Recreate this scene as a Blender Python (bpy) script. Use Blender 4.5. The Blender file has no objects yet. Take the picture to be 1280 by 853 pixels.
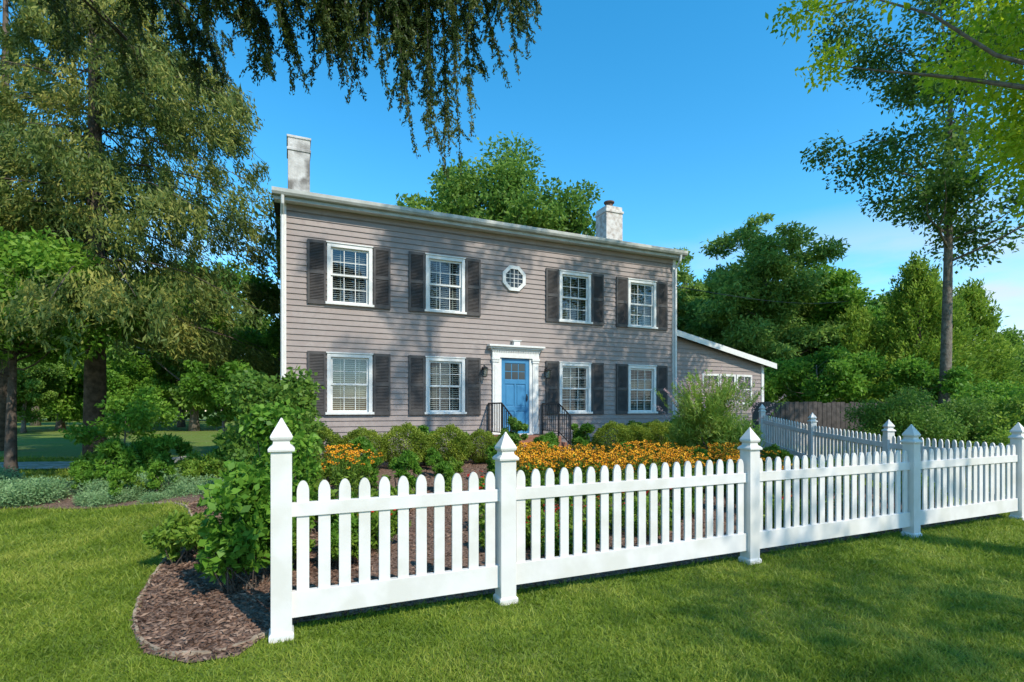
import bpy, math, random
import numpy as np
from mathutils import Vector, Matrix
from mathutils.geometry import delaunay_2d_cdt

scene = bpy.context.scene
COL = scene.collection
rnd = random.Random(7)
D2R = math.radians

# ------------------------------------------------------------------ basics
class MB:
    def __init__(s): s.v=[]; s.f=[]
    def quad(s,a,b,c,d):
        n=len(s.v); s.v+= [a,b,c,d]; s.f.append((n,n+1,n+2,n+3))
    def box(s,x0,x1,y0,y1,z0,z1):
        n=len(s.v)
        s.v+=[(x0,y0,z0),(x1,y0,z0),(x1,y1,z0),(x0,y1,z0),(x0,y0,z1),(x1,y0,z1),(x1,y1,z1),(x0,y1,z1)]
        s.f+=[(n,n+3,n+2,n+1),(n+4,n+5,n+6,n+7),(n,n+1,n+5,n+4),(n+1,n+2,n+6,n+5),(n+2,n+3,n+7,n+6),(n+3,n,n+4,n+7)]
    def obox(s,c,ax,ay,az):
        c=Vector(c);ax=Vector(ax);ay=Vector(ay);az=Vector(az);n=len(s.v)
        for k in ((-1,-1,-1),(1,-1,-1),(1,1,-1),(-1,1,-1),(-1,-1,1),(1,-1,1),(1,1,1),(-1,1,1)):
            s.v.append(tuple(c+ax*k[0]+ay*k[1]+az*k[2]))
        s.f+=[(n,n+3,n+2,n+1),(n+4,n+5,n+6,n+7),(n,n+1,n+5,n+4),(n+1,n+2,n+6,n+5),(n+2,n+3,n+7,n+6),(n+3,n,n+4,n+7)]
    def sqlathe(s,prof,cx=0,cy=0):
        n=len(s.v)
        for z,r in prof:
            s.v+=[(cx-r,cy-r,z),(cx+r,cy-r,z),(cx+r,cy+r,z),(cx-r,cy+r,z)]
        for i in range(len(prof)-1):
            a=n+4*i
            for j in range(4):
                k=(j+1)%4
                s.f.append((a+j,a+k,a+4+k,a+4+j))
        s.f.append((n+3,n+2,n+1,n)); e=n+4*(len(prof)-1); s.f.append((e,e+1,e+2,e+3))
    def tube(s,pts,rad,sides=7,cap=True):
        pts=[Vector(p) for p in pts]; n0=len(s.v); m=len(pts)
        ref=Vector((0.3,0.9,0.1))
        for i,p in enumerate(pts):
            t=(pts[min(i+1,m-1)]-pts[max(i-1,0)])
            if t.length<1e-9: t=Vector((0,0,1))
            t.normalize()
            a=t.cross(ref)
            if a.length<1e-3: a=t.cross(Vector((1,0,0)))
            a.normalize(); b=t.cross(a)
            r=rad[i] if hasattr(rad,'__len__') else rad
            for j in range(sides):
                an=2*math.pi*j/sides
                s.v.append(tuple(p+a*(r*math.cos(an))+b*(r*math.sin(an))))
        for i in range(m-1):
            for j in range(sides):
                k=(j+1)%sides
                s.f.append((n0+i*sides+j,n0+i*sides+k,n0+(i+1)*sides+k,n0+(i+1)*sides+j))
        if cap:
            s.f.append(tuple(n0+(m-1)*sides+j for j in range(sides)))
            s.f.append(tuple(n0+j for j in reversed(range(sides))))
    def build(s,name,mat,parent=None,smooth=False,bevel=0):
        me=bpy.data.meshes.new(name); me.from_pydata(s.v,[],s.f); me.update()
        if smooth: me.polygons.foreach_set('use_smooth',[True]*len(me.polygons))
        o=bpy.data.objects.new(name,me); COL.objects.link(o)
        if mat: me.materials.append(mat)
        if parent: o.parent=parent
        if bevel:
            b=o.modifiers.new('bev','BEVEL'); b.width=bevel; b.segments=2; b.limit_method='ANGLE'
        return o

def empty(name,loc,rz=0,label=None,cat=None,group=None):
    o=bpy.data.objects.new(name,None); COL.objects.link(o)
    o.location=loc; o.rotation_euler=(0,0,rz); o.empty_display_size=.3
    if label: o['label']=label
    if cat: o['category']=cat
    if group: o['group']=group
    return o

def dup(top,loc,rz=0,sc=1,label=None,zs=None):
    n=top.copy(); COL.objects.link(n); n.location=loc; n.rotation_euler=(0,0,rz)
    n.scale=(sc,sc,zs if zs else sc)
    if label: n['label']=label
    def rec(o,p):
        for c in list(o.children):
            k=c.copy(); COL.objects.link(k); k.parent=p; rec(c,k)
    src=[c for c in top.children]
    for c in src:
        k=c.copy(); COL.objects.link(k); k.parent=n
        rec(c,k)
    return n

# ------------------------------------------------------------------ materials
def base_mat(name):
    m=bpy.data.materials.new(name); m.use_nodes=True
    nt=m.node_tree; p=nt.nodes['Principled BSDF']
    return m,nt,p
def noise_mat(name,c1,c2,scale=5,rough=.7,bump=0,bscale=30,detail=6,spec=.3,c3=None,s3=1.0,metal=0):
    m,nt,p=base_mat(name); N=nt.nodes; L=nt.links
    tc=N.new('ShaderNodeTexCoord')
    nz=N.new('ShaderNodeTexNoise'); nz.inputs['Scale'].default_value=scale; nz.inputs['Detail'].default_value=detail
    L.new(tc.outputs['Object'],nz.inputs['Vector'])
    cr=N.new('ShaderNodeValToRGB'); cr.color_ramp.elements[0].position=.35; cr.color_ramp.elements[1].position=.65
    cr.color_ramp.elements[0].color=(*c1,1); cr.color_ramp.elements[1].color=(*c2,1)
    L.new(nz.outputs['Fac'],cr.inputs['Fac']); out=cr.outputs['Color']
    if c3:
        n2=N.new('ShaderNodeTexNoise'); n2.inputs['Scale'].default_value=s3; n2.inputs['Detail'].default_value=4
        L.new(tc.outputs['Object'],n2.inputs['Vector'])
        r2=N.new('ShaderNodeValToRGB'); r2.color_ramp.elements[0].position=.45; r2.color_ramp.elements[1].position=.62
        L.new(n2.outputs['Fac'],r2.inputs['Fac'])
        mx=N.new('ShaderNodeMix'); mx.data_type='RGBA'
        L.new(r2.outputs['Color'],mx.inputs[0]); L.new(out,mx.inputs[6]); mx.inputs[7].default_value=(*c3,1)
        out=mx.outputs[2]
    L.new(out,p.inputs['Base Color'])
    p.inputs['Roughness'].default_value=rough; p.inputs['Specular IOR Level'].default_value=spec; p.inputs['Metallic'].default_value=metal
    if bump:
        nb=N.new('ShaderNodeTexNoise'); nb.inputs['Scale'].default_value=bscale; nb.inputs['Detail'].default_value=5
        L.new(tc.outputs['Object'],nb.inputs['Vector'])
        b=N.new('ShaderNodeBump'); b.inputs['Strength'].default_value=bump; b.inputs['Distance'].default_value=.02
        L.new(nb.outputs['Fac'],b.inputs['Height']); L.new(b.outputs['Normal'],p.inputs['Normal'])
    return m
def leaf_mat(name,dark,mid,light,trans=.35,nscale=.8,rough=.5,spec=.25):
    m,nt,p=base_mat(name); N=nt.nodes; L=nt.links
    g=N.new('ShaderNodeNewGeometry'); tc=N.new('ShaderNodeTexCoord')
    nz=N.new('ShaderNodeTexNoise'); nz.inputs['Scale'].default_value=nscale; nz.inputs['Detail'].default_value=3
    L.new(tc.outputs['Object'],nz.inputs['Vector'])
    ad=N.new('ShaderNodeMath'); ad.operation='MULTIPLY_ADD'; ad.inputs[1].default_value=.45
    L.new(g.outputs['Random Per Island'],ad.inputs[0])
    ms=N.new('ShaderNodeMath'); ms.operation='MULTIPLY_ADD'; ms.inputs[1].default_value=1.5; ms.inputs[2].default_value=-.45
    L.new(nz.outputs['Fac'],ms.inputs[0]); L.new(ms.outputs[0],ad.inputs[2])
    cr=N.new('ShaderNodeValToRGB'); e=cr.color_ramp.elements
    e[0].position=.1; e[0].color=(*dark,1); e[1].position=.95; e[1].color=(*light,1)
    k=e.new(.5); k.color=(*mid,1)
    L.new(ad.outputs[0],cr.inputs['Fac']); L.new(cr.outputs['Color'],p.inputs['Base Color'])
    p.inputs['Roughness'].default_value=rough; p.inputs['Specular IOR Level'].default_value=spec
    t=N.new('ShaderNodeBsdfTranslucent'); L.new(cr.outputs['Color'],t.inputs['Color'])
    mx=N.new('ShaderNodeMixShader'); mx.inputs[0].default_value=trans
    L.new(p.outputs[0],mx.inputs[1]); L.new(t.outputs[0],mx.inputs[2])
    L.new(mx.outputs[0],N['Material Output'].inputs['Surface'])
    return m

M_white=noise_mat('white_vinyl',(.66,.62,.585),(.72,.68,.64),6,.45,.04,80,c3=(.62,.585,.53),s3=3.2)
M_trim=noise_mat('white_trim',(.64,.63,.60),(.72,.71,.68),9,.5,.05,60)
M_siding=noise_mat('taupe_siding',(.268,.218,.200),(.318,.264,.242),1.3,.6,.10,25,c3=(.278,.224,.206),s3=9)
M_shut=noise_mat('charcoal_shutter',(.056,.050,.048),(.080,.073,.070),5,.55,.05)
M_blue=noise_mat('blue_door_paint',(.045,.19,.36),(.06,.225,.41),3,.35)
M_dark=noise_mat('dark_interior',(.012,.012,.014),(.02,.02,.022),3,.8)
M_blind=noise_mat('blind_slats',(.44,.46,.43),(.52,.53,.50),10,.6)
M_iron=noise_mat('black_iron',(.012,.012,.013),(.022,.022,.024),20,.45)
M_brick=noise_mat('brick_stoop',(.22,.09,.06),(.30,.14,.09),14,.85,.3,50)
M_found=noise_mat('foundation_stone',(.22,.20,.19),(.32,.29,.27),6,.9,.5,20)
M_roof=noise_mat('roof_shingle',(.06,.055,.055),(.10,.095,.09),15,.9,.3,30)
M_gutter=noise_mat('gutter_metal',(.36,.36,.32),(.48,.48,.44),4,.5)
M_stucco=noise_mat('weathered_stucco',(.42,.40,.37),(.58,.56,.53),4,.9,.6,18,c3=(.18,.165,.15),s3=2.2)
M_wbrick=noise_mat('white_painted_brick',(.56,.53,.50),(.68,.65,.62),14,.85,.5,25,c3=(.42,.36,.32),s3=7)
M_rbrick=noise_mat('red_brick',(.24,.10,.07),(.34,.16,.11),14,.85,.5,25)
M_rust=noise_mat('rusty_flue',(.08,.05,.04),(.16,.10,.08),14,.7)
M_bark=noise_mat('bark',(.055,.042,.032),(.13,.10,.078),9,.95,.9,22)
M_bark2=noise_mat('grey_bark',(.11,.09,.07),(.21,.175,.145),9,.95,.9,22)
M_mulch=noise_mat('mulch',(.05,.030,.022),(.17,.10,.07),22,.95,1.0,45,c3=(.26,.17,.125),s3=38)
M_stone=noise_mat('edging_stone',(.26,.19,.13),(.40,.31,.22),8,.9,.5,30)
M_path=noise_mat('flagstone',(.34,.32,.29),(.50,.47,.43),3,.9,.4,20,c3=(.22,.24,.15),s3=5)
M_wood=noise_mat('dark_wood',(.06,.05,.045),(.11,.09,.08),6,.9,.4,20)
M_lawn=noise_mat('lawn_soil',(.075,.125,.016),(.17,.235,.030),9,.95,.8,60,c3=(.15,.175,.038),s3=.6)

def glass_mat(name,refl=.12):
    m=bpy.data.materials.new(name); m.use_nodes=True; nt=m.node_tree; nt.nodes.clear()
    o=nt.nodes.new('ShaderNodeOutputMaterial'); t=nt.nodes.new('ShaderNodeBsdfTransparent'); g=nt.nodes.new('ShaderNodeBsdfGlossy')
    t.inputs[0].default_value=(.78,.82,.80,1); g.inputs['Roughness'].default_value=.03
    x=nt.nodes.new('ShaderNodeMixShader'); x.inputs[0].default_value=refl
    nt.links.new(t.outputs[0],x.inputs[1]); nt.links.new(g.outputs[0],x.inputs[2]); nt.links.new(x.outputs[0],o.inputs[0]); return m
M_glass=glass_mat('window_glass',.09)
m,nt,p=base_mat('dark_glass'); p.inputs['Base Color'].default_value=(.03,.035,.04,1); p.inputs['Roughness'].default_value=.06; M_dglass=m

L_spruce=leaf_mat('spruce_needles',(.050,.095,.022),(.145,.20,.042),(.42,.39,.09),.4,.55)
L_spr2=leaf_mat('dark_spruce_needles',(.05,.11,.03),(.12,.20,.045),(.26,.33,.08),.38,.55)
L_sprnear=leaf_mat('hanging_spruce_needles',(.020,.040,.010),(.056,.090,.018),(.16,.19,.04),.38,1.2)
L_pine=leaf_mat('pine_needles',(.08,.17,.035),(.18,.32,.06),(.33,.47,.10),.45,.4)
L_arb=leaf_mat('arborvitae_leaves',(.10,.20,.025),(.22,.35,.04),(.38,.50,.07),.45,.8)
L_green=leaf_mat('green_leaves',(.06,.16,.018),(.155,.33,.034),(.33,.50,.065),.5,.5)
L_mid=leaf_mat('mid_green_leaves',(.055,.13,.022),(.14,.265,.038),(.28,.41,.065),.46,.35)
L_tall=leaf_mat('dark_airy_leaves',(.035,.085,.016),(.085,.17,.026),(.20,.33,.05),.42,.5)
L_maple=leaf_mat('yellow_green_leaves',(.16,.27,.012),(.36,.48,.02),(.58,.64,.03),.55,.5)
L_box=leaf_mat('boxwood_leaves',(.085,.13,.014),(.19,.265,.026),(.37,.42,.055),.35,3)
L_shrub=leaf_mat('broad_shrub_leaves',(.06,.16,.016),(.14,.30,.030),(.27,.44,.055),.45,2)
L_cover=leaf_mat('silvery_cover_leaves',(.12,.24,.09),(.24,.38,.16),(.40,.54,.26),.35,1.5)
L_peren=leaf_mat('perennial_leaves',(.085,.17,.018),(.19,.32,.036),(.35,.45,.075),.45,2)
L_feather=leaf_mat('feathery_leaves',(.14,.24,.03),(.28,.42,.06),(.46,.56,.14),.45,2)
L_grass=leaf_mat('grass_blades',(.080,.140,.012),(.200,.285,.026),(.44,.46,.085),.42,1.3)
L_orange=leaf_mat('orange_petals',(.62,.20,.01),(.80,.33,.012),(.90,.50,.03),.25,8)
L_red=leaf_mat('red_petals',(.45,.015,.01),(.60,.03,.02),(.75,.06,.03),.25,8)
L_purple=leaf_mat('pink_petals',(.50,.30,.34),(.64,.44,.44),(.78,.62,.56),.3,8)
L_chip=leaf_mat('mulch_chips',(.05,.028,.02),(.17,.10,.07),(.38,.26,.19),0,8,.9,.1)
L_center=noise_mat('flower_centres',(.02,.01,.006),(.04,.02,.01),30,.9)
M_stem=noise_mat('green_stem',(.06,.12,.02),(.09,.17,.03),9)

# ------------------------------------------------------------------ leaves
def nrm(a): return a/np.maximum(np.linalg.norm(a,axis=1,keepdims=True),1e-9)
def leaf_obj(name,P,L,W,A,mat,parent,rng,fold=.18,tri=False):
    P=np.asarray(P,float); n=len(P)
    L=np.broadcast_to(L,(n,)).reshape(n,1); W=np.broadcast_to(W,(n,)).reshape(n,1)
    A=nrm(A); B=nrm(np.cross(A,rng.normal(size=(n,3)))); Nn=np.cross(A,B)
    if tri: V=np.stack([P-B*W/2,P+B*W/2,P+A*L],1); k=3
    else: V=np.stack([P-A*L/2,P+B*W/2+Nn*W*fold,P+A*L/2,P-B*W/2+Nn*W*fold],1); k=4
    V=V.reshape(-1,3).astype(np.float32)
    me=bpy.data.meshes.new(name)
    me.vertices.add(n*k); me.vertices.foreach_set('co',V.ravel())
    me.loops.add(n*k); me.loops.foreach_set('vertex_index',np.arange(n*k,dtype=np.int32))
    me.polygons.add(n); me.polygons.foreach_set('loop_start',np.arange(0,n*k,k,dtype=np.int32))
    me.polygons.foreach_set('loop_total',np.full(n,k,dtype=np.int32))
    me.update(calc_edges=True); me.validate()
    me.materials.append(mat)
    o=bpy.data.objects.new(name,me); COL.objects.link(o)
    if parent: o.parent=parent
    return o

def bend(p0,p1,rng,k=.12,n=6):
    p0=np.array(p0,float);p1=np.array(p1,float); d=p1-p0; l=np.linalg.norm(d)
    off=rng.normal(size=3)*l*k; off2=rng.normal(size=3)*l*k*.5
    return [tuple(p0+d*t+off*math.sin(math.pi*t)+off2*math.sin(2*math.pi*t)) for t in np.linspace(0,1,n)]

def cluster_leaves(C,R,n_each,rng,flat=.7):
    P=[];A=[]
    for c,r in zip(C,R):
        n=int(n_each*(r/np.mean(R))**2)
        d=nrm(rng.normal(size=(n,3))); rr=rng.random(n)**.45
        q=d*rr[:,None]*r; q[:,2]*=flat
        q+=rng.normal(size=(n,3))*r*.10
        P.append(c+q); a=d+rng.normal(size=(n,3))*.8; a[:,2]-=.25; A.append(a)
    return np.concatenate(P),np.concatenate(A)

def tree(name,loc,H,z0,rx,rz,ncl,nleaf,ls,mat,tr,seed,label,cat='tree',bark=M_bark2,cx=0,cy=0,cr=None,lean=(0,0),group=None,rz_rot=0,ry=None,surf=.4,taper=0,flat=.7,asp=.55):
    rng=np.random.default_rng(seed); ry=ry or rx
    top=empty(name,loc,rz_rot,label,cat,group)
    zc=z0+rz
    C=[];R=[]; cr=cr or rx*.30
    ph=rng.random(6)*6.28
    while len(C)<ncl:
        d=rng.normal(size=3); d/=np.linalg.norm(d); r=rng.random()**surf
        az=math.atan2(d[1],d[0])
        env=1+.16*math.sin(2*az+ph[0])+.13*math.sin(3*az+ph[1]+d[2]*3)+.10*math.sin(5*d[2]+ph[2])
        env*=(1-taper*d[2]*r)
        c=np.array([d[0]*rx*env,d[1]*ry*env,d[2]*rz])*r
        c+= (cx,cy,zc)
        C.append(c); R.append(cr*(.55+.75*rng.random())*(1-taper*.5*d[2]*r))
    C=np.array(C);R=np.array(R)
    P,A=cluster_leaves(C,R,nleaf,rng,flat)
    leaf_obj('crown',P,ls*(.7+.6*rng.random(len(P))),ls*asp*(.7+.6*rng.random(len(P))),A,mat,top,rng)
    mb=MB()
    tp=[(lean[0]*t+.12*math.sin(3*t+ph[3])*tr*4*t, lean[1]*t+.1*math.sin(4*t+ph[4])*tr*4*t, -0.15+t*(zc+rz*.6)) for t in np.linspace(0,1,10)]
    tr_=[tr*(1.35 if i==0 else 1.0)*(1-.85*i/9) for i in range(10)]
    mb.tube(tp,tr_,9)
    idx=rng.permutation(ncl)[:min(ncl,45)]
    for i in idx:
        c=C[i]; zt=max(z0*.75,min(c[2]-abs(np.hypot(c[0],c[1]))*.5,zc+rz*.5)); t=(zt+.15)/(zc+rz*.6+.15); t=min(max(t,.1),.95)
        k=int(t*9); f=t*9-k; a=np.array(tp[k])*(1-f)+np.array(tp[min(k+1,9)])*f
        mb.tube(bend(a,c,rng,.08),[tr*(1-t*.8)*.36*(1-.17*j) for j in range(6)],5)
    mb.build('trunk',bark,top,smooth=True)
    return top

def conifer(name,loc,H,z0,R,nb,ns,nn,nl,nw,hang,droop,mat,tr,seed,label,p=.8,cat='tree',rise=0,lean=0,azr=None):
    rng=np.random.default_rng(seed); top=empty(name,loc,0,label,cat)
    mb=MB(); mb.tube([(0,0,-.2),(0.03,0,H*.3),(-.04,.03,H*.6),(0,0,H)],[tr*1.2,tr*.85,tr*.5,.03],9)
    P=[];A=[]
    for i in range(nb):
        u=((i+rng.random())/nb)**1.1; z=z0+(H-z0)*u
        az=rng.random()*6.283 if azr is None else azr[0]+rng.random()*(azr[1]-azr[0])
        L=(R*(1-u)**p)*(.65+.5*rng.random())+.25
        dx,dy=math.cos(az),math.sin(az)
        def bp(f): return np.stack([dx*L*f,dy*L*f,z+rise*L*f-droop*L*f*f*(1.0)],-1)
        mb.tube([tuple(bp(np.array(f))) for f in (0,.3,.6,1)],[tr*.16*(1-u*.7),tr*.11*(1-u*.7),tr*.06*(1-u*.7),.005],4)
        n=max(4,int(ns*(.35+.65*(1-u))))
        f=.12+.9*rng.random(n)**.8; lat=(rng.random(n)*2-1)*L*.26*(1.15-f*.75)
        S=bp(f); S[:,0]+=-dy*lat; S[:,1]+=dx*lat; S[:,2]-=np.abs(lat)*.25
        hl=hang*(.4+.8*rng.random(n))*(1-u*.5)
        w=rng.random((n,nn))
        Q=np.repeat(S[:,None,:],nn,1)
        sway=rng.normal(size=(n,1,2))*.12
        Q[:,:,2]-=w*hl[:,None]
        Q[:,:,:2]+=sway*w[:,:,None]*hl[:,None,None]+rng.normal(size=(n,nn,2))*.045*(1+hang)
        Q[:,:,2]+=rng.normal(size=(n,nn))*.03
        P.append(Q.reshape(-1,3))
        a=rng.normal(size=(n*nn,3))*.55; a[:,0]+=dx*.5; a[:,1]+=dy*.5; a[:,2]-=(.8 if hang>.3 else -.1); A.append(a)
    P=np.concatenate(P);A=np.concatenate(A)
    leaf_obj('crown',P,nl*(.6+.8*rng.random(len(P))),nw*(.7+.6*rng.random(len(P))),A,mat,top,rng,.1)
    mb.build('trunk',M_bark,top,smooth=True)
    return top

def shrub(name,loc,rx,rz,ncl,nleaf,ls,mat,seed,label,cat='shrub',z0=.05,group=None,asp=.55,ry=None,cr=None,stems=8,upward=0,surf=.35):
    rng=np.random.default_rng(seed); top=empty(name,loc,0,label,cat,group); ry=ry or rx
    C=[];R=[];cr=cr or rx*.33
    for i in range(ncl):
        d=rng.normal(size=3); d/=np.linalg.norm(d); r=rng.random()**surf
        C.append((d[0]*rx*r*.85,d[1]*ry*r*.85,z0+rz*(1+d[2]*r*.85))); R.append(cr*(.6+.7*rng.random()))
    C=np.array(C);R=np.array(R)
    P,A=cluster_leaves(C,R,nleaf,rng,.85); A[:,2]+=upward
    ok=P[:,2]>.0; P=P[ok];A=A[ok]
    leaf_obj('foliage',P,ls*(.6+.7*rng.random(len(P))),ls*asp*(.7+.6*rng.random(len(P))),A,mat,top,rng)
    mb=MB()
    for i in range(stems):
        c=C[rng.integers(ncl)]
        mb.tube(bend((rng.normal()*.05,rng.normal()*.05,-.1),c,rng,.08),[.018*(1-.15*j)*max(.6,rz) for j in range(6)],5)
    mb.build('stem',M_bark,top,smooth=True)
    return top

# ------------------------------------------------------------------ terrain
UX,UY=.9165,.4
def ss(t): t=np.clip(t,0,1); return t*t*(3-2*t)
def G(x,y):
    s=-UY*(x-.04)+UX*(y-14.3)
    return .35*ss((s+6.5)/4.5)*ss((x+6.5)/2.5)
def gz(x,y): return float(G(np.array(x,float),np.array(y,float)))

def lattice(a,b,n): return np.linspace(a,b,n)
xs=np.concatenate([[-400,-150,-70,-35,-20],lattice(-16,20,145),[28,45,80,160,400]])
ys=np.concatenate([[-60,-20,-8,-2],lattice(1,22,85),[28,40,60,100,200,400]])
XX,YY=np.meshgrid(xs,ys); ZZ=G(XX,YY)
rg=np.random.default_rng(3)
vv=np.stack([XX,YY,ZZ],-1).reshape(-1,3); nx=len(xs); ny=len(ys)
ff=[(j*nx+i,j*nx+i+1,(j+1)*nx+i+1,(j+1)*nx+i) for j in range(ny-1) for i in range(nx-1)]
me=bpy.data.meshes.new('ground'); me.from_pydata(vv.tolist(),[],ff); me.update(); me.polygons.foreach_set('use_smooth',[True]*len(ff))
o=bpy.data.objects.new('ground',me); COL.objects.link(o); me.materials.append(M_lawn); o['kind']='structure'

BED=[(-1.60,3.58),(-.09,4.24),(2.29,5.26),(4.65,6.30),(6.84,7.24),(6.98,14.6),(6,17),(-5,13),(-7,12.0),(-9,10.8),(-12.5,10.2),(-14,8.2),(-8,7.8),(-5.6,7.75),(-4.7,7.5),(-4.1,6.7),(-3.55,5.4),(-3.0,4.2),(-2.6,3.55),(-2.25,3.18),(-1.9,3.05),(-1.66,3.14)]
def inpoly(x,y,poly):
    x=np.asarray(x);y=np.asarray(y); r=np.zeros(x.shape,bool); n=len(poly)
    for i in range(n):
        x1,y1=poly[i];x2,y2=poly[(i+1)%n]
        c=((y1>y)!=(y2>y))&(x<(x2-x1)*(y-y1)/((y2-y1)+1e-12)+x1); r^=c
    return r
def sheet(name,poly,mat,lift,step=.35,bumpy=0):
    xs=[p[0] for p in poly]; ys=[p[1] for p in poly]
    bpts=[]
    for i in range(len(poly)):
        a=np.array(poly[i]);b=np.array(poly[(i+1)%len(poly)]); k=max(1,int(np.linalg.norm(b-a)/step))
        for j in range(k): bpts.append(a+(b-a)*j/k)
    nb=len(bpts); edges=[(i,(i+1)%nb) for i in range(nb)]
    gx,gy=np.meshgrid(np.arange(min(xs),max(xs),step),np.arange(min(ys),max(ys),step))
    gx=gx.ravel();gy=gy.ravel(); ok=inpoly(gx,gy,poly); gx=gx[ok];gy=gy[ok]
    B=np.array(bpts); 
    keep=np.array([np.min((B[:,0]-a)**2+(B[:,1]-b)**2)>(step*.4)**2 for a,b in zip(gx,gy)]) if len(gx) else []
    pts=[Vector(p) for p in bpts]+[Vector((a,b)) for a,b,k in zip(gx,gy,keep) if k]
    v,e,f,_,_,_=delaunay_2d_cdt(pts,edges,[],1,1e-5)
    me=bpy.data.meshes.new(name)
    me.from_pydata([(p.x,p.y,gz(p.x,p.y)+lift+(bumpy*rg.random() if i>=nb else 0)) for i,p in enumerate(v)],[],[tuple(q) for q in f]); me.update()
    me.polygons.foreach_set('use_smooth',[True]*len(me.polygons))
    me.materials.append(mat); o=bpy.data.objects.new(name,me); COL.objects.link(o); o['kind']='structure'; return o
sheet('mulch_ground',BED,M_mulch,.012,.3,.02)
PATH=[(-24,12.4),(-14,12.5),(-10.6,13.0),(-8.6,14.8),(-8.0,18),(-9.8,18),(-10.4,16.0),(-12,14.8),(-15,14.4),(-24,14.4)]
sheet('stone_path',PATH,M_path,.03,.5)

# thin edging of the mulch bed
cur=np.array(BED[13:]+[BED[0]]) ; segs=[]
for i in range(len(cur)-1):
    k=max(1,int(np.linalg.norm(cur[i+1]-cur[i])/.07))
    for j in range(k): segs.append(cur[i]+(cur[i+1]-cur[i])*j/k)
segs.append(cur[-1]); segs=np.array(segs)
for _ in range(25): segs[1:-1]=(segs[:-2]+segs[2:]+segs[1:-1]*2)/4
segs+=rg.normal(size=segs.shape)*.006
mb=MB(); m_=len(segs)
for i,pnt in enumerate(segs):
    d=segs[min(i+1,m_-1)]-segs[max(i-1,0)]; d/=np.linalg.norm(d); n_=np.array([-d[1],d[0]]); hw=.011+.006*rnd.random(); h=.024+.010*rnd.random()
    for a,z in ((-hw,0),(-hw*.7,h),(hw*.7,h),(hw,0)):
        q=pnt+n_*a; mb.v.append((q[0],q[1],gz(*q)+z))
for i in range(m_-1):
    for j in range(3): a=4*i+j; mb.f.append((a,a+4,a+5,a+1))
e=empty('garden_edging',(0,0,0),0,'low tan edging curving around the mulch bed','garden edging')
mb.build('edging_strip',M_stone,e)

# mulch chips
rng=np.random.default_rng(11)
n=26000; x=rng.uniform(-4.6,-1.4,n); y=rng.uniform(3,8,n)
x2=rng.uniform(-2,7,n); y2=rng.uniform(3.4,11,n); x=np.concatenate([x,x2]);y=np.concatenate([y,y2])
ok=inpoly(x,y,BED); x=x[ok];y=y[ok]
P=np.stack([x,y,G(x,y)+.022+.014*rng.random(len(x))],1)
A=rng.normal(size=(len(x),3)); A[:,2]*=.3
o=leaf_obj('mulch_chips',P,.05*(.5+rng.random(len(x))),.015,A,L_chip,None,rng); o['kind']='stuff'; o['label']='brown shredded wood mulch chips covering the bed'; o['category']='mulch'

# lawn grass
def grass(n,seed):
    rng=np.random.default_rng(seed)
    y=2.0*(16/2.0)**rng.random(n); x=(rng.random(n)*2-1)*1.2*y
    ok=~inpoly(x,y,BED)&~inpoly(x,y,PATH); x=x[ok];y=y[ok]; m=len(x)
    s=(y/3)**.62
    den=.5+.5*np.sin(x*1.7+np.sin(y*1.3)*2)*np.sin(y*2.1+np.sin(x*.9)*2)
    den2=.5+.5*np.sin(x*9+np.sin(y*7)*2)*np.sin(y*11+np.sin(x*6)*2)
    A=rng.normal(size=(m,3))*.75; A[:,2]=.65+.3*rng.random(m)
    h=(.022+.034*rng.random(m)**1.3)*s*(.75+.25*den+.35*den2)
    P=np.stack([x,y,G(x,y)-.002],1)
    o=leaf_obj('lawn_grass',P,h,.0075*s,A,L_grass,None,rng,tri=True); o['kind']='stuff'; o['label']='short mown green lawn grass'; o['category']='grass'
grass(440000,5)

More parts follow.
